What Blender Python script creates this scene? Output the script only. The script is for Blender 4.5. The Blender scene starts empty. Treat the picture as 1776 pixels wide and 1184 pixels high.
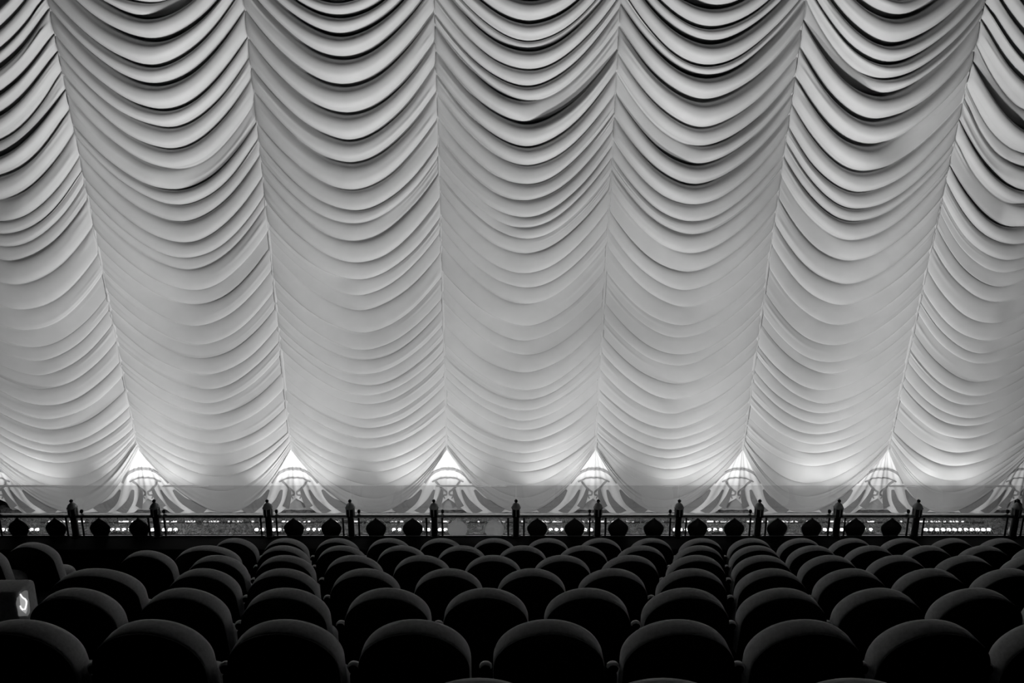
import bpy, math, random
import numpy as np
from mathutils import Vector, Matrix

random.seed(7)
rng = np.random.default_rng(11)
C = bpy.context.scene.collection
SC = bpy.context.scene
PI = math.pi

# ------------------------------------------------------------------ camera
CAM_Z = 8.1                       # stage floor is z = 0
TH = math.radians(12.4)           # camera pitched down
F = 1184.0                        # focal length in pixels of the 1776 px frame (24 mm on 36 mm)
cam_d = bpy.data.cameras.new('camera')
cam_d.lens = 24.0
cam_d.sensor_width = 36.0
cam_d.clip_end = 200
cam = bpy.data.objects.new('camera', cam_d)
C.objects.link(cam)
cam.location = (0, 0, CAM_Z)
cam.rotation_euler = (PI / 2 - TH, 0, 0)
SC.camera = cam

# ------------------------------------------------------------------ world, exposure
w = bpy.data.worlds.new('world')
SC.world = w
w.use_nodes = True
w.node_tree.nodes['Background'].inputs[0].default_value = (1, 1, 1, 1)
w.node_tree.nodes['Background'].inputs[1].default_value = 0.0006
vs = SC.view_settings
vs.view_transform = 'Standard'
vs.look = 'None'
vs.gamma = 1.0
vs.exposure = 0.0
vs.use_curve_mapping = False
SC.cycles.max_bounces = 6
SC.cycles.diffuse_bounces = 4


def look(o, target):
    d = Vector(target) - Vector(o.location)
    o.rotation_euler = d.to_track_quat('-Z', 'Y').to_euler()


def spot(name, loc, target, energy, size_deg, blend=1.0, radius=0.2):
    l = bpy.data.lights.new(name, 'SPOT')
    l.energy = energy
    l.spot_size = math.radians(size_deg)
    l.spot_blend = blend
    l.shadow_soft_size = radius
    o = bpy.data.objects.new(name, l)
    C.objects.link(o)
    o.location = loc
    look(o, target)
    return o


# floods hung on the outer face of the balcony, washing the curtain from below its middle
FLOODS = [(-5, -11, 2, 60, 41.8), (-5, -11, 5, 60, 23.0), (-5, -11, 9, 60, 51.8), (-5, -11, 13, 56, 21.5), (-5, -11,
          17, 56, 62.0), (-5, -7, 2, 60, 5.9), (-5, -7, 9, 60, 3.9), (-5, -7, 17, 56, 11.2), (-5, -3.5, 9, 60,
          13.3), (-5, -3.5, 17, 56, 44.2), (-5, 0, 2, 60, 30.9), (-5, 0, 5, 60, 11.1), (-5, 0, 17, 56, 25.9),
          (0, -7, 2, 60, 59.1), (0, -7, 5, 60, 22.4), (0, -7, 9, 60, 40.3), (0, -7, 13, 56, 4.1), (0, -7, 17,
          56, 12.5), (0, -3.5, 2, 60, 8.0), (0, -3.5, 17, 56, 2.6), (0, 0, 17, 56, 32.6), (0, 3.5, 2, 60,
          24.2), (0, 3.5, 5, 60, 17.8), (0, 3.5, 17, 56, 24.4), (0, 7, 2, 60, 37.0), (0, 7, 5, 60, 14.7), (0,
          7, 9, 60, 64.7), (0, 7, 17, 56, 30.4), (4.5, -3.5, 2, 60, 32.1), (4.5, -3.5, 9, 60, 69.2), (4.5,
          -3.5, 13, 56, 7.8), (4.5, 0, 2, 60, 15.3), (4.5, 0, 5, 60, 13.9), (4.5, 0, 9, 60, 24.1), (4.5, 0,
          13, 56, 6.7), (4.5, 0, 17, 56, 33.2), (4.5, 3.5, 9, 60, 13.0), (4.5, 3.5, 17, 56, 39.3), (4.5, 7, 2,
          60, 13.0), (4.5, 7, 9, 60, 5.4), (4.5, 7, 17, 56, 14.7), (4.5, 11, 2, 60, 48.6), (4.5, 11, 5, 60,
          26.8), (4.5, 11, 9, 60, 51.2), (4.5, 11, 13, 56, 22.6), (4.5, 11, 17, 56, 62.0)]
FLOOD_GAIN = 33.0
for (x, tx, tz, sz, e) in FLOODS:
    spot('balcony_flood', (x, 8.75, 3.1), (tx, 15.4, tz), e * FLOOD_GAIN, sz, 1.0, 0.3)
for sgn in (-1, 1):
    spot('balcony_side_flood', (sgn * 10.5, 8.75, 3.1), (sgn * 13.2, 15.4, 0.9), 120, 40, 1.0, 0.3)  # added fill lamps that brighten the curtain's low outer corners


# ------------------------------------------------------------------ pixel -> point on a plane Y = D
def at(px, py, D):
    a = (px - 888.0) / F
    b = (592.0 - py) / F
    dy = math.cos(TH) + b * math.sin(TH)
    dz = -math.sin(TH) + b * math.cos(TH)
    k = D / dy
    return Vector((a * k, D, CAM_Z + dz * k))


CY0, CSL = 16.2, 0.09             # curtain leans: Y = CY0 - CSL * z


def on_curtain(px, py):
    a = (px - 888.0) / F
    b = (592.0 - py) / F
    dy = math.cos(TH) + b * math.sin(TH)
    dz = -math.sin(TH) + b * math.cos(TH)
    k = (CY0 - CSL * CAM_Z) / (dy + CSL * dz)
    return Vector((a * k, dy * k, CAM_Z + dz * k))


def z_of(py):
    return on_curtain(888, py).z


# ------------------------------------------------------------------ materials
def mat(name, v, rough=0.6, metal=0.0, emit=None, spec=0.5, sheen=0.0, noise=0.0, nscale=20.0, bump=0.0, coat=0.0):
    m = bpy.data.materials.new(name)
    m.use_nodes = True
    nt = m.node_tree
    b = nt.nodes['Principled BSDF']
    b.inputs['Base Color'].default_value = (v, v, v, 1)
    b.inputs['Roughness'].default_value = rough
    b.inputs['Metallic'].default_value = metal
    b.inputs['Specular IOR Level'].default_value = spec
    b.inputs['Sheen Weight'].default_value = sheen
    b.inputs['Coat Weight'].default_value = coat
    if emit:
        b.inputs['Emission Color'].default_value = (1, 1, 1, 1)
        b.inputs['Emission Strength'].default_value = emit
    if noise or bump:
        tc = nt.nodes.new('ShaderNodeTexCoord')
        n = nt.nodes.new('ShaderNodeTexNoise')
        n.inputs['Scale'].default_value = nscale
        n.inputs['Detail'].default_value = 4
        nt.links.new(tc.outputs['Object'], n.inputs['Vector'])
        if noise:
            r = nt.nodes.new('ShaderNodeMapRange')
            r.inputs['From Min'].default_value = 0.3
            r.inputs['From Max'].default_value = 0.7
            r.inputs['To Min'].default_value = v * (1 - noise)
            r.inputs['To Max'].default_value = v * (1 + noise)
            nt.links.new(n.outputs['Fac'], r.inputs['Value'])
            nt.links.new(r.outputs['Result'], b.inputs['Base Color'])
        if bump:
            bp = nt.nodes.new('ShaderNodeBump')
            bp.inputs['Strength'].default_value = bump
            bp.inputs['Distance'].default_value = 0.01
            nt.links.new(n.outputs['Fac'], bp.inputs['Height'])
            nt.links.new(bp.outputs['Normal'], b.inputs['Normal'])
    return m


M = {}
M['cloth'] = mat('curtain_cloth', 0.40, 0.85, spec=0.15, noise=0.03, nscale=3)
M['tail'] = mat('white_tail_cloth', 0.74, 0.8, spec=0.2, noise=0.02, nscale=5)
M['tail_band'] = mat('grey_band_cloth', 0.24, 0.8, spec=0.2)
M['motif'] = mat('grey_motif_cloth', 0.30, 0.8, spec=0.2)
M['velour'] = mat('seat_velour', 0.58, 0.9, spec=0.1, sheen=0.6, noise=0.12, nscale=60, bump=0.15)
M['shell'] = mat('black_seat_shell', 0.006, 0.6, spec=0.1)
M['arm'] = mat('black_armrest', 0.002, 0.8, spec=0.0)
M['black_metal'] = mat('black_metal', 0.02, 0.4, metal=0.0, spec=0.5)
M['post_edge'] = mat('worn_metal', 0.75, 0.5, spec=0.5)  # lantern edge highlights put into a pale colour
M['rail_metal'] = mat('rail_metal', 0.85, 0.42, metal=1.0)
M['handrail'] = mat('satin_handrail', 0.80, 0.28, metal=1.0)
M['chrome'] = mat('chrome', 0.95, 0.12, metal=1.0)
M['dark_plate'] = mat('dark_plate', 0.03, 0.35, spec=0.5)
M['polished'] = mat('polished_plate', 0.75, 0.22, metal=1.0)
M['silver'] = mat('silver_filigree', 0.75, 0.3, metal=1.0)
M['carpet'] = mat('dark_carpet', 0.015, 0.95, spec=0.05, noise=0.3, nscale=80)
M['parapet'] = mat('parapet_paint', 0.015, 0.7, spec=0.2)
M['backwall'] = mat('back_wall_paint', 0.45, 0.9, spec=0.1)
M['lamp'] = mat('lamp_lens', 0.9, 0.3, emit=9.0)
M['led'] = mat('led_dash', 0.9, 0.3, emit=0.7)
M['emblem_plate'] = mat('emblem_plate', 0.3, 0.4, emit=0.10)
M['emblem_fill'] = mat('emblem_fill', 0.5, 0.4, emit=0.32)
M['emblem_line'] = mat('emblem_line', 0.9, 0.4, emit=1.3)
M['standard'] = mat('black_standard', 0.004, 0.8, spec=0.0)
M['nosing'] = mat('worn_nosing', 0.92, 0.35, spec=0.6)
M['seat_number'] = mat('seat_number_stud', 0.8, 0.2, metal=1.0)


def glass_material():
    m = bpy.data.materials.new('guard_glass')
    m.use_nodes = True
    nt = m.node_tree
    for n in list(nt.nodes):
        if n.type != 'OUTPUT_MATERIAL':
            nt.nodes.remove(n)
    out = [n for n in nt.nodes if n.type == 'OUTPUT_MATERIAL'][0]
    t = nt.nodes.new('ShaderNodeBsdfTransparent')
    t.inputs[0].default_value = (0.90, 0.90, 0.90, 1)      # each of the two faces
    g = nt.nodes.new('ShaderNodeBsdfGlossy')
    g.inputs['Roughness'].default_value = 0.03
    mx = nt.nodes.new('ShaderNodeMixShader')
    mx.inputs[0].default_value = 0.05
    nt.links.new(t.outputs[0], mx.inputs[1])
    nt.links.new(g.outputs[0], mx.inputs[2])
    nt.links.new(mx.outputs[0], out.inputs[0])
    return m


M['glass'] = glass_material()


def frosted_material():
    m = bpy.data.materials.new('frosted_glass')
    m.use_nodes = True
    nt = m.node_tree
    for n in list(nt.nodes):
        if n.type != 'OUTPUT_MATERIAL':
            nt.nodes.remove(n)
    out = [n for n in nt.nodes if n.type == 'OUTPUT_MATERIAL'][0]
    t = nt.nodes.new('ShaderNodeBsdfTransparent')
    t.inputs[0].default_value = (0.75, 0.75, 0.75, 1)
    d = nt.nodes.new('ShaderNodeBsdfTranslucent')
    d.inputs[0].default_value = (0.9, 0.9, 0.9, 1)
    mx = nt.nodes.new('ShaderNodeMixShader')
    mx.inputs[0].default_value = 0.9
    nt.links.new(t.outputs[0], mx.inputs[1])
    nt.links.new(d.outputs[0], mx.inputs[2])
    nt.links.new(mx.outputs[0], out.inputs[0])
    return m


M['polished'] = frosted_material()
M['silver'] = M['polished']


def stage_material():
    m = bpy.data.materials.new('stage_floor')
    m.use_nodes = True
    nt = m.node_tree
    b = nt.nodes['Principled BSDF']
    tc = nt.nodes.new('ShaderNodeTexCoord')
    wv = nt.nodes.new('ShaderNodeTexVoronoi')
    wv.feature = 'DISTANCE_TO_EDGE'
    wv.inputs['Scale'].default_value = 7.0
    ns = nt.nodes.new('ShaderNodeTexNoise')
    ns.inputs['Scale'].default_value = 5.0
    ns.inputs['Detail'].default_value = 5.0
    ns.inputs['Distortion'].default_value = 2.5
    mp = nt.nodes.new('ShaderNodeMapRange')
    mp.inputs['From Min'].default_value = 0.38
    mp.inputs['From Max'].default_value = 0.62
    mp.inputs['To Min'].default_value = 0.02
    mp.inputs['To Max'].default_value = 0.32
    nt.links.new(tc.outputs['Object'], wv.inputs['Vector'])
    nt.links.new(tc.outputs['Object'], ns.inputs['Vector'])
    nt.links.new(ns.outputs['Fac'], mp.inputs['Value'])
    nt.links.new(mp.outputs['Result'], b.inputs['Base Color'])
    b.inputs['Roughness'].default_value = 0.35
    return m


M['stage'] = stage_material()


# ------------------------------------------------------------------ mesh helpers
class MB:
    def __init__(s):
        s.v, s.f = [], []

    def add(s, vs_, fs):
        o = len(s.v)
        s.v += [tuple(p) for p in vs_]
        s.f += [tuple(i + o for i in f) for f in fs]
        return s

    def box(s, x0, x1, y0, y1, z0, z1, b=0.0):
        if b <= 0:
            vs_ = [(x, y, z) for z in (z0, z1) for y in (y0, y1) for x in (x0, x1)]
            return s.add(vs_, [(0, 2, 3, 1), (4, 5, 7, 6), (0, 1, 5, 4), (2, 6, 7, 3), (0, 4, 6, 2), (1, 3, 7, 5)])
        return s.loft([[(x0 + b, y0 + b, z0), (x1 - b, y0 + b, z0), (x1 - b, y1 - b, z0), (x0 + b, y1 - b, z0)],
                       [(x0, y0, z0 + b), (x1, y0, z0 + b), (x1, y1, z0 + b), (x0, y1, z0 + b)],
                       [(x0, y0, z1 - b), (x1, y0, z1 - b), (x1, y1, z1 - b), (x0, y1, z1 - b)],
                       [(x0 + b, y0 + b, z1), (x1 - b, y0 + b, z1), (x1 - b, y1 - b, z1), (x0 + b, y1 - b, z1)]])

    def loft(s, rings, cap=True, closed=True):
        n = len(rings[0])
        vs_ = [p for r in rings for p in r]
        fs = []
        for i in range(len(rings) - 1):
            for j in range(n if closed else n - 1):
                k = (j + 1) % n
                fs.append((i * n + j, i * n + k, (i + 1) * n + k, (i + 1) * n + j))
        if cap:
            fs.append(tuple(range(n - 1, -1, -1)))
            fs.append(tuple((len(rings) - 1) * n + j for j in range(n)))
        return s.add(vs_, fs)

    def lathe(s, prof, n=16, c=(0, 0, 0), rot=0.0):
        rings = [[(c[0] + r * math.cos(rot + 2 * PI * j / n), c[1] + r * math.sin(rot + 2 * PI * j / n), c[2] + z)
                  for j in range(n)] for r, z in prof]
        return s.loft(rings)

    def tube(s, pts, r, n=5):
        pts = [Vector(p) for p in pts]
        rings = []
        for i, p in enumerate(pts):
            d = (pts[min(i + 1, len(pts) - 1)] - pts[max(i - 1, 0)]).normalized()
            a = d.cross(Vector((0, 1, 0)))
            if a.length < 0.05:
                a = d.cross(Vector((0, 0, 1)))
            a.normalize()
            b = d.cross(a)
            rr = r[i] if isinstance(r, (list, tuple)) else r
            rings.append([p + rr * (math.cos(2 * PI * j / n) * a + math.sin(2 * PI * j / n) * b) for j in range(n)])
        return s.loft(rings)

    def build(s, name, m, parent=None, smooth=False, angle=None):
        me = bpy.data.meshes.new(name)
        me.from_pydata(s.v, [], s.f)
        me.materials.append(m)
        if smooth:
            me.shade_smooth()
            if angle:
                me.set_sharp_from_angle(angle=math.radians(angle))
        o = bpy.data.objects.new(name, me)
        C.objects.link(o)
        o.parent = parent
        return o


def tag(o, label=None, cat=None, group=None, kind=None):
    if label: o['label'] = label
    if cat: o['category'] = cat
    if group: o['group'] = group
    if kind: o['kind'] = kind
    return o


def empty(name, loc=(0, 0, 0)):
    o = bpy.data.objects.new(name, None)
    o.empty_display_size = 0.1
    C.objects.link(o)
    o.location = loc
    return o


def copy_tree(o, parent=None):
    c = o.copy()
    C.objects.link(c)
    c.parent = parent
    for ch in list(o.children):
        copy_tree(ch, c)
    return c


def ordinal(i):
    return ['first', 'second', 'third', 'fourth', 'fifth', 'sixth', 'seventh', 'eighth', 'ninth', 'tenth', 'eleventh',
            'twelfth', 'thirteenth', 'fourteenth', 'fifteenth', 'sixteenth', 'seventeenth', 'eighteenth'][i]


# ------------------------------------------------------------------ setting
RAIL_D = 7.95
ROW_D = [1.797 + 0.8395 * i for i in range(7)]
ROW_H = [1.42 + 0.3785 * i for i in range(7)]
SEAT_TOP = 0.93
LEFT, RIGHT = -13.5, 13.5

tag(MB().box(LEFT, RIGHT, 14.3, 18.2, -0.25, 0.0).build('floor_stage', M['stage']), kind='structure')
tag(MB().box(LEFT, RIGHT, 14.2, 14.3, -1.2, -0.0).build('wall_stage_front', M['parapet']), kind='structure')
tag(MB().box(LEFT, RIGHT, 18.2, 18.4, -0.25, 15.0).build('wall_back', M['backwall']), kind='structure')
tag(MB().box(LEFT, RIGHT, 3.0, 14.2, -1.4, -1.2).build('floor_stalls', M['carpet']), kind='structure')
# stepped balcony floor
fb = MB()
for i in range(7):
    zt = CAM_Z - ROW_H[i] - SEAT_TOP
    y0 = ROW_D[i] - 0.30
    y1 = y0 + 0.8395
    if i == 0:
        y0 -= 2.0
    fb.box(-9.5, 9.5, y0, y1, zt - 0.55, zt)
zt = CAM_Z - ROW_H[6] - SEAT_TOP - 0.378
fb.box(-9.5, 9.5, ROW_D[6] - 0.30 + 0.8395, 8.0, zt - 0.5, zt)
tag(fb.build('floor_balcony', M['carpet']), kind='structure')
FRONT_FLOOR = zt
PAR_Z = at(888, 930, RAIL_D).z
pb = MB()
pb.box(-9.5, 9.5, 7.66, 7.96, FRONT_FLOOR, PAR_Z - 0.03)
pb.box(-9.5, 9.5, 7.62, 8.02, PAR_Z - 0.03, PAR_Z, 0.008)
pb.box(-9.5, 9.5, 7.96, 8.1, 2.3, PAR_Z - 0.35)
tag(pb.build('wall_balcony_front', M['parapet']), kind='structure')

# ------------------------------------------------------------------ the curtain
SEAM_BOT = [-300, -28, 240, 505, 775, 1033, 1288, 1540, 1789, 2035]    # x at y = 780
SEAM_TOP = [-598, -256, 85, 424, 753, 1076, 1396, 1706, 2010, 2308]    # x at y = 0
seams = []
for xb, xt in zip(SEAM_BOT, SEAM_TOP):
    b = on_curtain(xb, 780)
    t = on_curtain(xt, 0)
    seams.append((b.x, b.z, t.x, t.z))


def seam_x(i, z):
    bx, bz, tx, tz = seams[i]
    return bx + (tx - bx) * (z - bz) / (tz - bz)


def sag_px(c):
    return float(np.interp(c, [-200, 150, 300, 440, 600, 700, 790, 812, 889], [138, 134, 124, 112, 92, 78, 61, 61, 110]))


LIPS = {
    1: [24, 57, 90, 118, 142, 184, 213, 250, 273, 306, 346, 382, 404, 427, 449, 491, 535, 571],
    2: [5, 32, 71, 115, 147, 191, 221, 257, 292, 329, 355, 382, 419, 447, 465, 502, 527, 563],
    3: [5, 32, 62.5, 101, 149, 198, 243, 282, 328, 365, 387, 417, 455, 484, 510, 536, 575],
    4: [1, 42, 72, 89.5, 121, 149, 174, 212, 254, 286, 319, 348, 377, 394, 412.5, 439, 473, 498, 526, 563, 589],
    5: [13.5, 51, 73, 115, 133, 174, 220, 253, 284, 318, 355, 383, 404, 437, 470, 502, 530, 562, 585],
    6: [30, 78, 111, 137, 164, 208, 250, 296, 333, 361, 382, 414, 451, 491, 527, 563, 598, 628],
    7: [20, 62, 96, 134, 160, 197, 232, 268, 290, 330, 352, 392, 423, 450, 472, 495, 522, 560, 590],
}


def lips_for(p):
    l = list(LIPS.get(p, LIPS[4]))
    if p not in LIPS:
        l = [q + random.uniform(-6, 6) for q in l]
        l.sort()
    y = l[0]
    pre = []
    while y > -95:
        y -= random.uniform(30, 44)
        pre.append(y)
    l = pre[::-1] + l
    while l[-1] < 795:
        s = np.interp(l[-1], [560, 680, 800], [28, 22, 18])
        l.append(l[-1] + s * random.uniform(0.7, 1.3))
    while l[-1] < 868:
        l.append(l[-1] + random.uniform(17, 30))
    l[-1] = 889.0
    return l


def build_swag(p, root):
    lips = lips_for(p)
    nu = 84
    th = np.linspace(0, PI, nu)
    u = 0.5 * (0.5 - 0.5 * np.cos(th)) * 2 * 0.6 + np.linspace(0, 1, nu) * 0.4
    nt_ = 22
    s_ = np.linspace(0, 1, nt_, endpoint=False)
    t = np.where(s_ < 0.5, 2 * s_ ** 2 * 1.0, 1 - 2 * (1 - s_) ** 2) * 0.55 + s_ * 0.45
    uc = 0.5 + random.uniform(-0.015, 0.015)
    rows = []          # (z(u), depth(u))
    par = 1 - np.abs((u - uc) / np.where(u < uc, uc, 1 - uc)) ** (1.88)
    edge = np.minimum(u, 1 - u)
    prev_c = lips[0] - 38
    px_m = []

    def line(c):
        s = c - sag_px(c)
        zs, zc = z_of(s), z_of(c)
        return zs + (zc - zs) * par

    wob_prev = np.zeros(nu)
    for i, c in enumerate(lips):
        dpx = c - prev_c
        z0 = line(prev_c) + wob_prev
        ph1, ph2 = rng.uniform(0, 6.28, 2)
        wob = 0.010 * np.sin(2 * PI * u * rng.uniform(0.7, 1.6) + ph1) + 0.005 * np.sin(2 * PI * u * 3.1 + ph2)
        tilt = rng.normal() * 0.035 * (2 * u - 1) + rng.normal() * 0.02 * np.abs(2 * u - 1)
        wob *= np.clip(edge * 6, 0, 1) * np.interp(c, [500, 620, 889], [1, 1.1, 0.8])
        wob = wob + tilt * np.interp(c, [0, 700, 860], [1.0, 0.8, 0.3])
        if i == len(lips) - 1:
            wob = wob * 0
        z1 = line(c) + wob
        size = dpx * 0.0135                                   # fold height in metres
        k = np.interp(c, [-200, 100, 300, 420, 520, 620, 700, 800, 860, 889],
                      [0.70, 0.66, 0.54, 0.40, 0.22, 0.14, 0.26, 0.28, 0.16, 0.10])
        A = size * k * rng.uniform(0.75, 1.25)
        A *= 1 + [0.6, 0.6, 0.3, 0.15, 0.2, 0.4, 0.95, 1.1, 1.1][p] * np.interp(c, [0, 250, 450], [1, 0.8, 0.0])
        A = min(A, 0.40)
        tr = (0.72 if 2 <= p <= 4 else 1.0) * float(np.interp(c, [0, 300, 480, 600], [0.12, 0.09, 0.04, 0.0]))
        amp = A * (0.16 + 0.84 * np.sin(PI * np.clip(u, 0, 1)) ** 0.5)
        # folds that melt away towards one side
        r = rng.random()
        pr = np.interp(c, [0, 400, 520, 700, 860], [0.25, 0.3, 0.55, 0.5, 0.3])
        if r < pr:
            lo, hi = rng.uniform(0.25, 0.5), rng.uniform(0.6, 0.9)
            q = np.clip((u - lo) / (hi - lo), 0, 1)
            q = q * q * (3 - 2 * q)
            amp = amp * (1 - 0.8 * (q if rng.random() < 0.5 else q[::-1]))
        # smaller folds born at the seams
        subs = []
        nsub = rng.poisson(np.interp(c, [0, 400, 650, 860], [3.0, 2.8, 3.2, 3.4]) * min(2.0, dpx / 30))
        last = i == len(lips) - 1
        if last:
            nsub = 16
        for _ in range(nsub):
            if last:
                subs.append((rng.uniform(0.05, 0.95), rng.random() < 0.5, rng.uniform(0.2, 0.55), rng.uniform(0.015, 0.035), rng.uniform(0.06, 0.12)))
                continue
            subs.append((rng.uniform(0.15, 0.9), rng.random() < 0.5, float(rng.choice([rng.uniform(0.06, 0.16), rng.uniform(0.12, 0.5)])),
                         rng.uniform(0.008, 0.028) * np.interp(c, [0, 300, 600, 700, 889], [1.6, 1.2, 0.45, 0.8, 0.7]),
                         rng.uniform(0.10, 0.25)))
        for tt in t:
            if tt < 0.66:
                e = max(0.0, 1 - (min(1.0, (0.66 - tt) / (0.66 - tr))) ** 2.5) ** 0.58
            else:
                e = max(0.0, 1 - ((tt - 0.66) / 0.42) ** 2.2) ** 0.6
            d = amp * e
            for (t0, left, L, a, wd) in subs:
                g = (tt - (t0 - wd)) / wd if tt <= t0 else 1 - (tt - t0) / 0.05
                g = min(max(g, 0.0), 1.0)
                if g > 0:
                    dist = u if left else 1 - u
                    env = np.clip(1 - dist / L, 0, 1) ** 0.8 * np.clip(dist * 25, 0.3, 1)
                    d = d + a * env * (g ** 0.7)
            rows.append((z0 + (z1 - z0) * tt, d))
        prev_c = c
        wob_prev = wob
    rows.append((line(lips[-1]), np.zeros(nu)))
    # hem turned under
    rows.append((line(lips[-1]) + 0.03, np.full(nu, -0.03)))
    Z = np.array([r_[0] for r_ in rows])
    Dp = np.array([r_[1] for r_ in rows])
    Z = np.maximum(Z, 0.015)
    i0, i1 = p, p + 1
    X0 = seam_x(i0, Z)
    X1 = seam_x(i1, Z)
    X = X0 + (X1 - X0) * u[None, :]
    billow = 0.04 * np.sin(PI * u)[None, :] * np.clip(Z / 3.0, 0.3, 1)
    Y = CY0 - CSL * Z - Dp - billow
    n_r, n_c = Z.shape
    co = np.stack([X, Y, Z], -1).reshape(-1, 3).astype(np.float32)
    idx = np.arange(n_r * n_c).reshape(n_r, n_c)
    q = np.stack([idx[:-1, :-1], idx[1:, :-1], idx[1:, 1:], idx[:-1, 1:]], -1).reshape(-1, 4)
    me = bpy.data.meshes.new('swag')
    me.vertices.add(len(co))
    me.vertices.foreach_set('co', co.ravel())
    me.loops.add(q.size)
    me.loops.foreach_set('vertex_index', q.ravel().astype(np.int32))
    me.polygons.add(len(q))
    me.polygons.foreach_set('loop_start', (np.arange(len(q)) * 4).astype(np.int32))
    me.polygons.foreach_set('loop_total', np.full(len(q), 4, np.int32))
    me.update()
    me.validate()
    me.shade_smooth()
    me.materials.append(M['cloth'])
    o = bpy.data.objects.new('swag', me)
    C.objects.link(o)
    o.parent = root
    return o


curtain = empty('festoon_curtain', (0, 0, 0))
tag(curtain, 'huge pale festoon curtain gathered into seven scalloped bays across the stage', 'curtain')
for p in range(9):
    build_swag(p, curtain)
# gathered seam tapes
for i in range(1, 9):
    mb = MB()
    z = z_of(779)
    rings = []
    zt = z_of(-130)
    while z < zt:
        hw = 0.016 + 0.030 * np.interp(z, [1, 4, 8, 12], [1.0, 1.0, 0.4, 0.0]) + random.uniform(0, 0.006)
        d = random.uniform(0.0, 0.03) * (0.4 + z / 14) + 0.004
        x = seam_x(i, z)
        y = CY0 - CSL * z
        rings.append([(x - hw, y - 0.004, z), (x - hw * 0.5, y - d, z), (x, y - d - 0.006, z), (x + hw * 0.5, y - d, z),
                      (x + hw, y - 0.004, z), (x, y + 0.02, z)])
        z += random.uniform(0.03, 0.10)
    mb.loft(rings)
    mb.build('seam_tape', M['cloth'], curtain, smooth=True)


# plain cloth hanging just behind the hem
mb = MB()
cols = 240
mb.loft([[( -13 + 26 * j / cols, CY0 + 0.20 + 0.02 * math.sin(j * 1.9) - CSL * z, z) for j in range(cols + 1)] for z in (0.01, 0.6, 1.2, 1.8, 2.4)], cap=False, closed=False)
bk = mb.build('backing_cloth', M['cloth'], curtain, smooth=True)

# the white tails that hang in the gaps under each seam
def ribbon(mb, pts, surf, hw, off=0.012):
    """flat cloth band laid over surface surf(dx, py) along pixel-like points"""
    rl, rr, bl, br = [], [], [], []
    n = len(pts)
    for i, (x, y) in enumerate(pts):
        a = Vector(pts[max(i - 1, 0)])
        b = Vector(pts[min(i + 1, n - 1)])
        d = (b - a).normalized()
        nx, ny = -d.y, d.x
        h = hw[i] if isinstance(hw, (list, tuple)) else hw
        p1 = surf(x + nx * h, y + ny * h)
        p2 = surf(x - nx * h, y - ny * h)
        o = Vector((0, -off, 0))
        rl.append([p1 + o, p2 + o, p2 + o * 0.2, p1 + o * 0.2])
    mb.loft(rl)


def smooth_line(pts, n=8):
    out = []
    P = [pts[0]] + list(pts) + [pts[-1]]
    for i in range(1, len(P) - 2):
        for k in range(n):
            t = k / n
            q = []
            for c in range(2):
                a, b, cc, d = P[i - 1][c], P[i][c], P[i + 1][c], P[i + 2][c]
                q.append(0.5 * (2 * b + (cc - a) * t + (2 * a - 5 * b + 4 * cc - d) * t * t + (3 * b - a - 3 * cc + d) * t ** 3))
            out.append(tuple(q))
    out.append(tuple(pts[-1]))
    return out


def tail_surface(i):
    def surf(dx, py):
        z = max(z_of(py), 0.012)
        x = seam_x(i, z) + dx * 0.0147
        r = math.hypot(dx, py - 770)
        a = math.atan2(dx, py - 770)
        pl = 0.05 * min(1.0, r / 90.0) * (0.5 + 0.5 * math.cos(a * 13.0 + math.sin(a * 4) * 0.8))
        pl += 0.012 * min(1.0, r / 60.0) * math.cos(a * 41.0)
        return Vector((x, CY0 - CSL * z + 0.06 - pl, z))
    return surf


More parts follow.
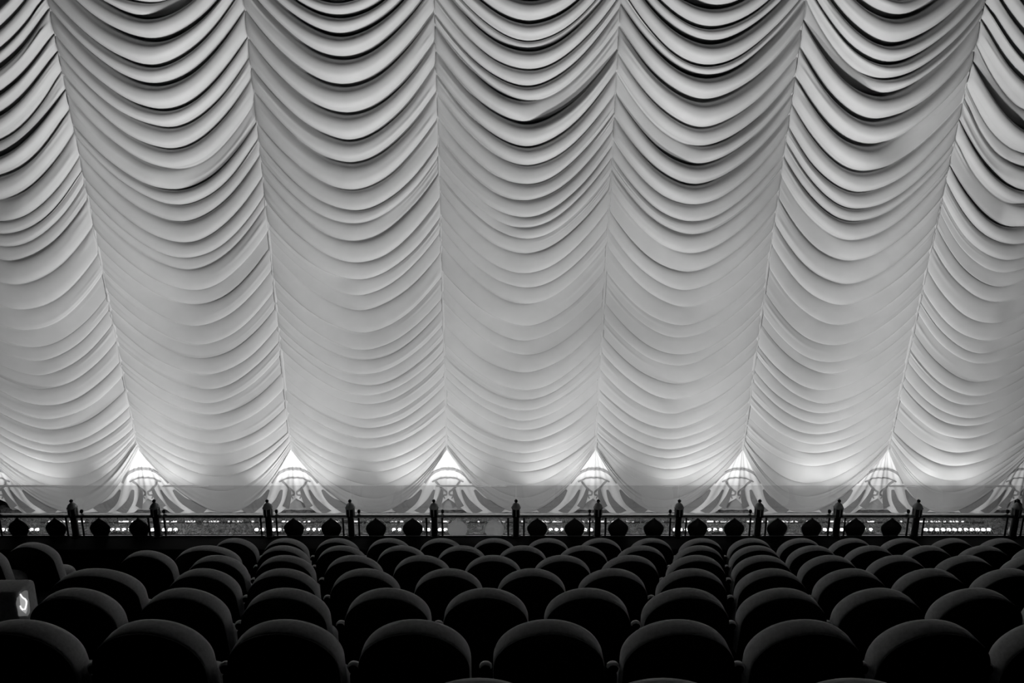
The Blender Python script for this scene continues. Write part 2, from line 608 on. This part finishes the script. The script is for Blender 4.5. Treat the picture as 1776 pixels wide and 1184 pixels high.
for i in range(1, 9):
    surf = tail_surface(i)
    mb = MB()
    nx, ny = 73, 26
    vs_, fs = [], []
    for r in range(ny):
        for c in range(nx):
            s = -1 + 2 * c / (nx - 1)
            f = r / (ny - 1)
            top = 766
            # bottom edge: small inverted V in the middle, then down to the floor
            dxb = s * 128
            bot = min(892, 864 + abs(dxb) * 0.85)
            y = top + (bot - top) * f
            half = 6 + 122 * ((y - top) / (892 - top)) ** 1.15
            dx = s * half
            bot2 = min(892, 864 + abs(dx) * 0.85)
            y = top + (bot2 - top) * f
            vs_.append(surf(dx, y))
    for r in range(ny - 1):
        for c in range(nx - 1):
            fs.append((r * nx + c, (r + 1) * nx + c, (r + 1) * nx + c + 1, r * nx + c + 1))
    mb.add(vs_, fs)
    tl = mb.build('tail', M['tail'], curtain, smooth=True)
    tl['label'] = 'white fan shaped tail in the gap below a seam'
    # radiating grey bands, shade of the pleats put into the colour
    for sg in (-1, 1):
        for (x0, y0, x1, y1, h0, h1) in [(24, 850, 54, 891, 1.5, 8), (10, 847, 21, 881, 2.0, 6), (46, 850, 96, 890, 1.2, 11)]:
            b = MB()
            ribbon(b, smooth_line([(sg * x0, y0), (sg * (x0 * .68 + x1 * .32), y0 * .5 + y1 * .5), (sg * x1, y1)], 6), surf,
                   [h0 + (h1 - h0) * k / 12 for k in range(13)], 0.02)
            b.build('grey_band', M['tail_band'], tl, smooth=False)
    # arched bands and stems
    b = MB()
    ribbon(b, smooth_line([(-40, 838), (-28, 823), (-10, 815), (10, 815), (28, 823), (40, 838)], 6), surf, 1.9, 0.02)
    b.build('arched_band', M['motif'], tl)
    b = MB()
    ribbon(b, smooth_line([(-27, 836), (-14, 831), (0, 829), (14, 831), (27, 836)], 6), surf, 1.0, 0.02)
    b.build('arched_band', M['motif'], tl)
    b = MB()
    for sg in (-1, 1):
        ribbon(b, smooth_line([(sg * 21, 835), (sg * 16, 842), (sg * 9, 849), (sg * 2, 853)], 6), surf, 1.5, 0.022)
        ribbon(b, smooth_line([(sg * 2, 853), (sg * 3, 858), (sg * 8, 860), (sg * 6, 865)], 6), surf, 1.0, 0.022)
    b.build('scroll_motif', M['motif'], tl)

# ------------------------------------------------------------------ footlight battens and the dashed light strip on the stage
BD = 15.24
FOOT = 95
BATTENS = [10, 250, 500, 738, 980, 1225, 1455, 1660]
for k, bx in enumerate(BATTENS):
    c = at(bx, 922, BD)
    e = empty('footlight_batten', (c.x, BD, 0.0))
    lab = ['leftmost footlight batten on the stage, at the picture edge'] + \
          ['%s lit footlight batten from the left along the stage floor' % ordinal(j) for j in range(1, 7)] + \
          ['rightmost lit footlight batten on the stage floor']
    tag(e, lab[k], 'stage light', 'footlight battens along the curtain')
    b = MB().box(-0.84, 0.84, -0.06, 0.06, 0.0, 0.045, 0.006)
    b.box(-0.84, 0.84, -0.075, -0.06, 0.0, 0.06)
    b.build('housing', M['black_metal'], e)
    for j in range(12):
        x = -0.77 + j * 0.14
        MB().lathe([(0.038, 0.0), (0.044, 0.02), (0.036, 0.042), (0.015, 0.052)], 10, (x, 0, 0.045)).build('lamp', M['lamp'], e, smooth=True)
    sx = c.x
    for dx in (-0.55, 0.0, 0.55):
        spot('footlight', (sx + dx, BD, 0.16), (sx + dx * 1.5, 16.05, 2.35), FOOT, 73, 1.0, 0.12)

zz = 0.0
ls = empty('light_strip', (0, 15.72, 0))
tag(ls, 'thin dashed strip of small lights along the foot of the curtain', 'light strip')
MB().box(-11.8, 11.8, -0.02, 0.02, 0.0, 0.02).build('channel', M['black_metal'], ls)
x = -11.6
random.seed(21)
while x < 11.6:
    L = random.choice([0.05, 0.06, 0.08, 0.16, 0.24])
    MB().box(x, x + L, -0.012, 0.012, 0.02, 0.05).build('led', M['led'], ls)
    x += L + random.choice([0.04, 0.06, 0.08, 0.22, 0.4])

# ------------------------------------------------------------------ railing on the balcony front
RZ = at(888, 893, RAIL_D).z
GZ = at(888, 842, RAIL_D + 0.07).z
POSTS = [127, 270, 465, 608, 753, 895, 1037, 1177, 1316, 1453, 1590, 1762]
POSTS_ALL = [-16] + POSTS + [1905]
PX = RAIL_D and (at(889, 893, RAIL_D).x - at(888, 893, RAIL_D).x)


def rail_x(px):
    return at(px, 893, RAIL_D).x


def make_post():
    e = empty('railing_post')
    h = RZ - PAR_Z
    MB().lathe([(0.060, 0), (0.060, 0.012), (0.048, 0.02)], 16).build('base', M['black_metal'], e, smooth=True, angle=40)
    MB().lathe([(0.040, 0.02), (0.040, h * 0.45), (0.043, h * 0.5), (0.040, h * 0.55), (0.040, h - 0.03), (0.050, h - 0.02), (0.050, h)], 16).build('shaft', M['black_metal'], e, smooth=True, angle=40)
    ln = MB().lathe([(0.050, h), (0.050, h + 0.098)], 6, rot=PI / 2).build('lantern', M['black_metal'], e)
    for j in range(6):
        a = PI / 2 + j * PI / 3
        MB().tube([(0.0505 * math.cos(a), 0.0505 * math.sin(a), h + 0.002), (0.0505 * math.cos(a), 0.0505 * math.sin(a), h + 0.097)], 0.007, 6).build('corner_strip', M['post_edge'], ln)  # pale strip added as the highlight on the lantern edge
    MB().lathe([(0.060, h + 0.098), (0.062, h + 0.106), (0.054, h + 0.114), (0.052, h + 0.12), (0.048, h + 0.135), (0.036, h + 0.152), (0.018, h + 0.165), (0.013, h + 0.172)], 18).build('cap', M['post_edge'], e, smooth=True, angle=50)
    zb = h + 0.192
    MB().lathe([(0.010, h + 0.170)] + [(0.021 * math.sin(PI * k / 8) + 0.001, zb - 0.021 * math.cos(PI * k / 8)) for k in range(1, 8)] + [(0.003, zb + 0.024)], 14).build('finial', M['black_metal'], e, smooth=True)
    return e


post0 = make_post()
posts_vis = 0
for k, px in enumerate(POSTS):
    o = post0 if k == 0 else copy_tree(post0)
    o.location = (rail_x(px), RAIL_D, PAR_Z)
    if k == 0:
        lab = 'leftmost dark lantern-topped post of the balcony railing'
    elif k == len(POSTS) - 1:
        lab = 'rightmost dark lantern-topped post of the balcony railing'
    else:
        lab = 'dark lantern-topped railing post, %s from the left' % ordinal(k)
    tag(o, lab, 'post', 'lantern posts of the balcony railing')

ONIONS = [[28, 93], [170, 238], [], [508, 573], [651, 715], [793, 857], [932, 997], [1073, 1135], [1211, 1275], [1350, 1410], [1486, 1549], [], []]


def onion_outline(s=1.0):
    right = [(0, 0), (0.8, -1.8), (2.4, -3.6), (5, -5.6), (8.5, -8.0), (12, -10.8), (15, -13.8), (17, -17), (17.8, -20.5),
             (17.3, -24), (16, -27.5), (14, -30.8), (12.5, -33.5)]
    pts = [(x * s, z * s) for x, z in right]
    return pts + [(-x, z) for x, z in pts[:0:-1]]


def onion(bay, x, zt, bright):
    out = onion_outline()
    k = PX
    zs = (zt - PAR_Z - 0.012) / (33.5)
    mb = MB()
    rings = []
    for (ins, y) in [(0.93, 0.016), (1.0, 0.010), (1.0, -0.002), (0.92, -0.012), (0.6, -0.026), (0.25, -0.032), (0.03, -0.034)]:
        rings.append([(x + px * k * ins, y, zt + (pz * ins - 17 * (1 - ins)) * zs) for px, pz in out])
    mb.loft(rings)
    o = mb.build('onion_panel', M['polished'] if bright else M['dark_plate'], bay, smooth=True, angle=50)
    if bright:
        o['label'] = 'pale frosted onion shaped panel'
    r = MB()
    up = [(px, pz) for px, pz in out]
    pts = [(x + px * k * 1.13, 0.004, zt + 0.018 + pz * zs * 1.03) for px, pz in up]
    pts = pts[14:] + pts[:13]
    pts = [p for p in pts if p[2] > PAR_Z + 0.01]
    r.tube(pts, 0.006, 5)
    r.build('rim', M['silver'], o, smooth=True)
    return o


def spiral(cx, cz, r, turns, ph, sg, stem):
    pts = []
    n = int(14 * turns)
    for i in range(n + 1):
        f = i / n
        a = ph + sg * 2 * PI * turns * f
        rr = r * (1 - 0.85 * f)
        pts.append((cx + rr * math.cos(a), 0, cz + rr * math.sin(a)))
    d = Vector(pts[0]) - Vector((cx, 0, cz))
    pts.insert(0, (pts[0][0] + stem[0], 0, pts[0][2] + stem[1]))
    return pts


random.seed(5)
for k in range(len(POSTS_ALL) - 1):
    xa, xb = rail_x(POSTS_ALL[k]), rail_x(POSTS_ALL[k + 1])
    e = empty('railing_bay', ((xa + xb) / 2, RAIL_D, 0))
    hw = (xb - xa) / 2
    names = {0: 'railing bay at the left picture edge, two dark onion panels',
             1: 'railing bay between first and second posts from left, two onion panels',
             2: 'wide railing bay without onion panels, between second and third posts from left',
             5: 'railing bay with two pale frosted onion panels, near the centre',
             11: 'wide railing bay without onion panels, left of the rightmost post',
             12: 'railing bay beyond the rightmost post, at the picture edge'}
    lab = names.get(k, 'railing bay with two dark onion panels, between %s and %s posts from left' % (ordinal(k - 1) if k else '', ordinal(k)))
    tag(e, lab, 'railing', 'bays of the balcony railing')
    MB().loft([[(xx_, 0.050 * math.cos(2 * PI * j / 20), RZ - 0.006 + 0.022 * math.sin(2 * PI * j / 20)) for j in range(20)]
               for xx_ in (-hw + 0.045, -hw / 3, hw / 3, hw - 0.045)]).build('top_rail', M['handrail'], e, smooth=True, angle=60)
    MB().box(-hw + 0.06, hw - 0.06, -0.012, 0.012, PAR_Z + 0.002, PAR_Z + 0.016, 0.003).build('bottom_rail', M['rail_metal'], e)
    for sg in (-1, 1):
        xx = sg * (hw - 0.10)
        MB().lathe([(0.012, PAR_Z), (0.012, RZ - 0.03)], 8, (xx, 0, 0)).build('baluster', M['black_metal'], e, smooth=True, angle=40)
    # glass clamp beside each post
    MB().lathe([(0.012, RZ + 0.02), (0.018, RZ + 0.032), (0.022, RZ + 0.05), (0.016, RZ + 0.066), (0.004, RZ + 0.072)], 10, (-hw + 0.105 if k < 6 else hw - 0.105, 0.01, 0)).build('clamp', M['black_metal'], e, smooth=True)
    # glass guard
    MB().box(-hw + 0.003, hw - 0.003, 0.066, 0.078, PAR_Z + 0.02, GZ).build('glass_pane', M['glass'], e)
    # scrollwork behind the onion panels, reflection strokes in the wide bays
    f = MB()
    ons = [rail_x(q) - (xa + xb) / 2 for q in ONIONS[k]]
    zl, zh = PAR_Z + 0.02, RZ - 0.03
    nsp = int(hw * 2 / 0.045)
    for j in range(nsp):
        cx = -hw + 0.13 + (2 * hw - 0.26) * (j + 0.5) / nsp
        for lv in range(3):
            cz = zl + (zh - zl) * (lv + 0.5) / 3 + random.uniform(-0.012, 0.012)
            if any(abs(cx - q) < 0.125 for q in ons) and not (lv == 2 and all(abs(cx - q) > 0.07 for q in ons)):
                continue
            r = random.uniform(0.018, 0.032)
            if not ons:
                # leaf-like reflections in the glass of the wide bays, built as strokes
                a0 = random.uniform(0.3, 2.8)
                L = random.uniform(0.05, 0.10)
                f.tube([(cx, 0.02, cz - 0.03), (cx + L * 0.5 * math.cos(a0), 0.02, cz - 0.02 + L * 0.55 * math.sin(a0)),
                        (cx + L * math.cos(a0 + 0.3), 0.02, min(zh, cz - 0.02 + L * math.sin(a0 + 0.3)))], [0.006, 0.008, 0.002], 4)
            else:
                sgn = 1 if (j + lv) % 2 else -1
                pts = spiral(cx, cz, r, 1.4, random.uniform(0, 6.28), sgn, (random.uniform(-0.02, 0.02), random.uniform(-0.02, 0.02)))
                f.tube([(p[0], 0.02, min(max(p[2], zl), zh)) for p in pts], 0.0055, 4)
    fo = f.build('filigree', M['silver'], e, smooth=True)
    fo['kind'] = 'stuff'
    for q, opx in zip(ons, ONIONS[k]):
        onion(e, q, RZ - 0.026, opx in (793, 857))

# reflection streaks along some glass tops, added as mirror strips
GLINTS = [(-16, 110), (283, 362), (756, 880), (1152, 1172), (1540, 1588), (1704, 1752)]
cl = ['polished cap on the glass edge, left of the leftmost railing post', 'polished cap on the glass edge of the wide bay, left side',
      'long bright polished cap on the glass edge near the centre', 'short polished cap on the glass edge beside the eighth railing post',
      'polished cap on glass edge between the tenth and eleventh railing posts', 'bright polished cap on glass edge left of the rightmost railing post']
for (a, b), lab in zip(GLINTS, cl):
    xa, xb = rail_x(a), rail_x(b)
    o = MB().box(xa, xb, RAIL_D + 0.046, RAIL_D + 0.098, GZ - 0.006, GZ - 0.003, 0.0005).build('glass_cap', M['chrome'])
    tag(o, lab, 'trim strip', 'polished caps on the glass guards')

# ------------------------------------------------------------------ seats
def back_outline(w_, n=15):
    """D-shaped outline in x,z; top at z = 0"""
    hw, hr, low = w_ / 2, 0.205, -0.56
    pts = [(hw * 0.93, low), (hw * 0.99, low + 0.1), (hw, -hr)]
    for i in range(1, 2 * n):
        a = PI * i / (2 * n)
        cx, sx = math.cos(a), math.sin(a)
        pts.append((hw * (abs(cx)) * (1 if cx >= 0 else -1), -hr + hr * abs(sx)))
    pts += [(-hw, -hr), (-hw * 0.99, low + 0.1), (-hw * 0.93, low)]
    return pts


def make_seat(w_=0.48):
    e = empty('cinema_seat')
    out = back_outline(w_)
    T = 0.115
    zt = SEAT_TOP

    def ring(ins, y):
        r = []
        for x, z in out:
            zz_ = z * 1.0
            # inset towards the middle of the back
            fx = 1 - ins / (w_ / 2)
            fz = 1 - ins / 0.28
            zi = (zz_ + 0.28) * fz - 0.28
            yy = y + (-zi) * 0.20
            r.append((x * fx, yy, zt + zi))
        return r
    b = MB()
    b.loft([ring(0.10, 0.020), ring(0.05, 0.012), ring(0.018, 0.0), ring(0.004, -0.016), ring(0.0, -0.034), ring(0.0, -T + 0.006), ring(0.004, -T)])
    b.build('backrest', M['velour'], e, smooth=True, angle=45)
    s = MB()
    s.loft([ring(0.003, -T), ring(0.002, -T - 0.008), ring(0.010, -T - 0.016), ring(0.06, -T - 0.024), ring(0.15, -T - 0.027)])
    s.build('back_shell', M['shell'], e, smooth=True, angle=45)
    # tipped-up seat cushion
    c = MB()
    hw = w_ / 2 - 0.02
    rings = []
    for (k_, y, dz) in [(0.90, 0.15, 0), (1.0, 0.17, 0), (1.0, 0.235, 0.0), (0.93, 0.262, 0), (0.7, 0.272, 0)]:
        r = []
        for j in range(28):
            a = 2 * PI * j / 28
            cx, sx = math.cos(a), math.sin(a)
            r.append((hw * k_ * math.copysign(abs(cx) ** 0.5, cx), y + (0.02 * -sx), 0.40 + 0.14 * k_ * math.copysign(abs(sx) ** 0.6, sx)))
        rings.append(r)
    c.loft(rings)
    c.build('seat', M['velour'], e, smooth=True, angle=50)
    # armrest on the left side with its standard
    xa = -w_ / 2 - 0.033
    az = 0.695
    a = MB()
    rings = []
    for (y, k_, dz) in [(-0.045, 0.55, -0.006), (-0.035, 0.85, -0.002), (-0.015, 1.0, 0), (0.16, 1.0, -0.03), (0.225, 0.95, -0.045), (0.25, 0.6, -0.06)]:
        rings.append([(xa + 0.026 * k_ * math.cos(2 * PI * j / 14), y, az + dz + 0.022 * k_ * math.sin(2 * PI * j / 14)) for j in range(14)])
    a.loft(rings)
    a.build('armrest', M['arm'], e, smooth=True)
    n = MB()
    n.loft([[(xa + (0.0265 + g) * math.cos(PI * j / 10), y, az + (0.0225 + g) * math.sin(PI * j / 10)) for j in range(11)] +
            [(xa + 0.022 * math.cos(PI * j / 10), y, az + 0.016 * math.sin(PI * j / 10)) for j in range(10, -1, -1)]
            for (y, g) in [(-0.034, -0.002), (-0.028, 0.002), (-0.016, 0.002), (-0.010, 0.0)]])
    n.build('arm_nosing', M['nosing'], e, smooth=True, angle=50)  # pale arc added as the highlight on the arm's rear end
    l = MB()
    l.box(xa - 0.020, xa + 0.020, -0.02, 0.16, 0.02, az - 0.040, 0.006)
    l.box(xa - 0.026, xa + 0.026, -0.06, 0.22, 0.0, 0.02, 0.004)
    l.build('leg', M['standard'], e)
    l2 = MB()
    l2.box(xa, w_ / 2 - 0.02, 0.13, 0.17, 0.36, 0.40, 0.004)
    l2.build('crossbar', M['black_metal'], e)
    return e


seat0 = make_seat(0.48)
seat_w = make_seat(0.62)
used = {id(seat0): False, id(seat_w): False}
SPACE = {0: 325, 1: 223, 2: 172, 3: 140, 4: 117.5, 5: 103.5, 6: 89}
ROWS = {
    0: [830, 1150, 1478],
    1: [40, 266, 496, 720, 951, 1174, 1393, 1610, 1828],
    2: [135, 320, 496, 673, 843, 1018, 1188, 1355, 1523, 1690, 1857],
    3: [354, 492, 634, 778, 922, 1062, 1199, 1337, 1475, 1612, 1748, 1884],
    4: [377, 495, 614, 732, 855, 975, 1092, 1207, 1322, 1438, 1555, 1673, 1788],
    5: [492, 593, 697, 801, 906, 1011, 1112, 1212, 1311, 1410, 1509, 1607, 1705, 1803],
    6: [408, 496, 585, 675, 765, 857, 950, 1041, 1129, 1216, 1302, 1388, 1476, 1564, 1650, 1735, 1820],
}
ROWNAME = {6: 'in the row nearest the railing', 5: 'in the second row from the railing', 4: 'in the third row from the railing',
           3: 'in the fourth row from the railing', 2: 'in the fifth row from the railing',
           1: 'in the sixth row from the railing', 0: 'in the nearest row at the bottom edge'}


def put_seat(px, r, label, group, wide=False):
    src = seat_w if wide else seat0
    o = src if not used[id(src)] else copy_tree(src)
    used[id(src)] = True
    D = 1.797 + 0.8395 * r
    H = 1.42 + 0.3785 * r
    Zd = D * math.cos(TH) + H * math.sin(TH)
    o.location = ((px - 888) / F * Zd, D, CAM_Z - H - SEAT_TOP)
    return tag(o, label, 'seat', group)


seats = {}
for r, lst in ROWS.items():
    n = len(lst)
    for j, px in enumerate(lst):
        if j == 0:
            lab = 'dark round-backed cinema seat, leftmost ' + ROWNAME[r]
        elif j == n - 1:
            lab = 'dark round-backed cinema seat, rightmost ' + ROWNAME[r]
        else:
            lab = 'dark round-backed cinema seat, %s from left %s' % (ordinal(j), ROWNAME[r])
        if r == 0:
            lab = 'dark rounded seat top at the bottom edge, %s of three from left' % ordinal(j)
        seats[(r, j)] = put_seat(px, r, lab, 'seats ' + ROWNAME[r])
put_seat(169, 3, 'wide dark seat left of the aisle, behind the lone rounded seat', 'wide seats by the left aisle', True)
put_seat(360, 5, 'wide dark seat at the left end of second row from the railing', 'wide seats by the left aisle', True)
s1 = put_seat(256, 4.45, 'dark rounded seat beside the left aisle, below the second railing post from left', 'seats by the left aisle')
s2 = put_seat(58, 5.4, 'lone tall rounded seat at far left, in front of the railing', 'seats by the left aisle')
s3 = put_seat(-36, 4.9, 'dark seat cut by the left picture edge, beside the lone rounded seat', 'seats by the left aisle')
# raised blocks under the three seats that stand between the steps
blk = MB()
for s_, r in ((s1, 4.45), (s2, 5.4), (s3, 4.9)):
    zt = s_.location.z
    blk.box(s_.location.x - 0.36, s_.location.x + 0.34, s_.location.y - 0.24, s_.location.y + 0.5, zt - 0.6, zt)
tag(blk.build('floor_side_steps', M['carpet']), kind='structure')

# ------------------------------------------------------------------ lit panel at the aisle end, far left
SD = 3.55
XR = at(27, 1028, SD).x           # the face that looks onto the aisle
ZT = at(27, 1028, SD).z


def sp(ax, ay):
    """zoomed photo point -> point on the aisle-side face X = XR"""
    px, py = ax / 8.457, 960 + ay / 8.457
    a = (px - 888.0) / F
    b = (592.0 - py) / F
    k = XR / a
    return Vector((XR, (math.cos(TH) + b * math.sin(TH)) * k, CAM_Z + (-math.sin(TH) + b * math.cos(TH)) * k))


base_z = CAM_Z - ROW_H[2] - SEAT_TOP
e = empty('aisle_end_panel', (XR - 0.09, SD, base_z))
tag(e, 'padded aisle end panel with a glowing emblem, at far left', 'aisle panel')
h = ZT - base_z
rings = []
for (k_, x) in [(0.90, -0.11), (1.0, -0.10), (1.0, 0.07), (0.97, 0.083), (0.90, 0.09)]:
    r = []
    y0_, y1_, rad = -0.01, 0.16, 0.03
    ym = (y0_ + y1_) / 2
    for (cy, cz, a0) in [(y1_ - rad, h - rad, 0), (y0_ + rad, h - rad, PI / 2), (y0_ + rad, rad, PI), (y1_ - rad, rad, 1.5 * PI)]:
        for j in range(5):
            a = a0 + j * PI / 8
            r.append((x, ym + (cy + rad * math.cos(a) - ym) * k_, h / 2 + (cz + rad * math.sin(a) - h / 2) * (1 - (1 - k_) * 0.3)))
    rings.append(r)
MB().loft(rings).build('body', M['velour'], e, smooth=True, angle=40)


def plate(name, pts, m, x0, x1):
    ring = [sp(*p) for p in pts]
    r0 = [(0.09 + x0, p.y - SD, p.z - base_z) for p in ring]
    r1 = [(0.09 + x1, p.y - SD, p.z - base_z) for p in ring]
    return MB().loft([r0, r1]).build(name, m, e)


plate('emblem_plate', [(325, 560), (360, 540), (400, 545), (405, 640), (425, 730), (430, 860), (400, 908), (275, 915), (262, 830), (240, 740), (245, 650), (290, 600)], M['emblem_plate'], -0.002, 0.004)
plate('emblem_leaf', [(275, 590), (320, 625), (358, 670), (366, 720), (346, 812), (300, 812), (285, 700)], M['emblem_fill'], 0.004, 0.007)
plate('emblem_leaf', [(300, 825), (345, 825), (385, 770), (382, 830), (366, 876)], M['emblem_fill'], 0.004, 0.007)
pts = [sp(*p) for p in [(278, 592), (310, 640), (350, 665), (370, 700), (366, 750), (346, 815), (315, 818), (292, 800), (276, 762)]]
MB().tube([(0.098, p.y - SD, p.z - base_z) for p in pts], [0.003, 0.003, 0.0035, 0.0045, 0.0045, 0.0045, 0.004, 0.003, 0.002], 6).build('emblem_outline', M['emblem_line'], e, smooth=True)

# a small metal number stud that catches the light on one seat back
for (r, j), (dx, dz) in {(1, 3): (-0.105, -0.215)}.items():
    s_ = seats[(r, j)]
    yy = -0.115 - 0.026 - dz * 0.20
    if s_:
        MB().lathe([(0.006, 0), (0.006, 0.004), (0.003, 0.006)], 8, (dx, yy + 0.003, SEAT_TOP + dz)).build('number_stud', M['seat_number'], s_, smooth=True)
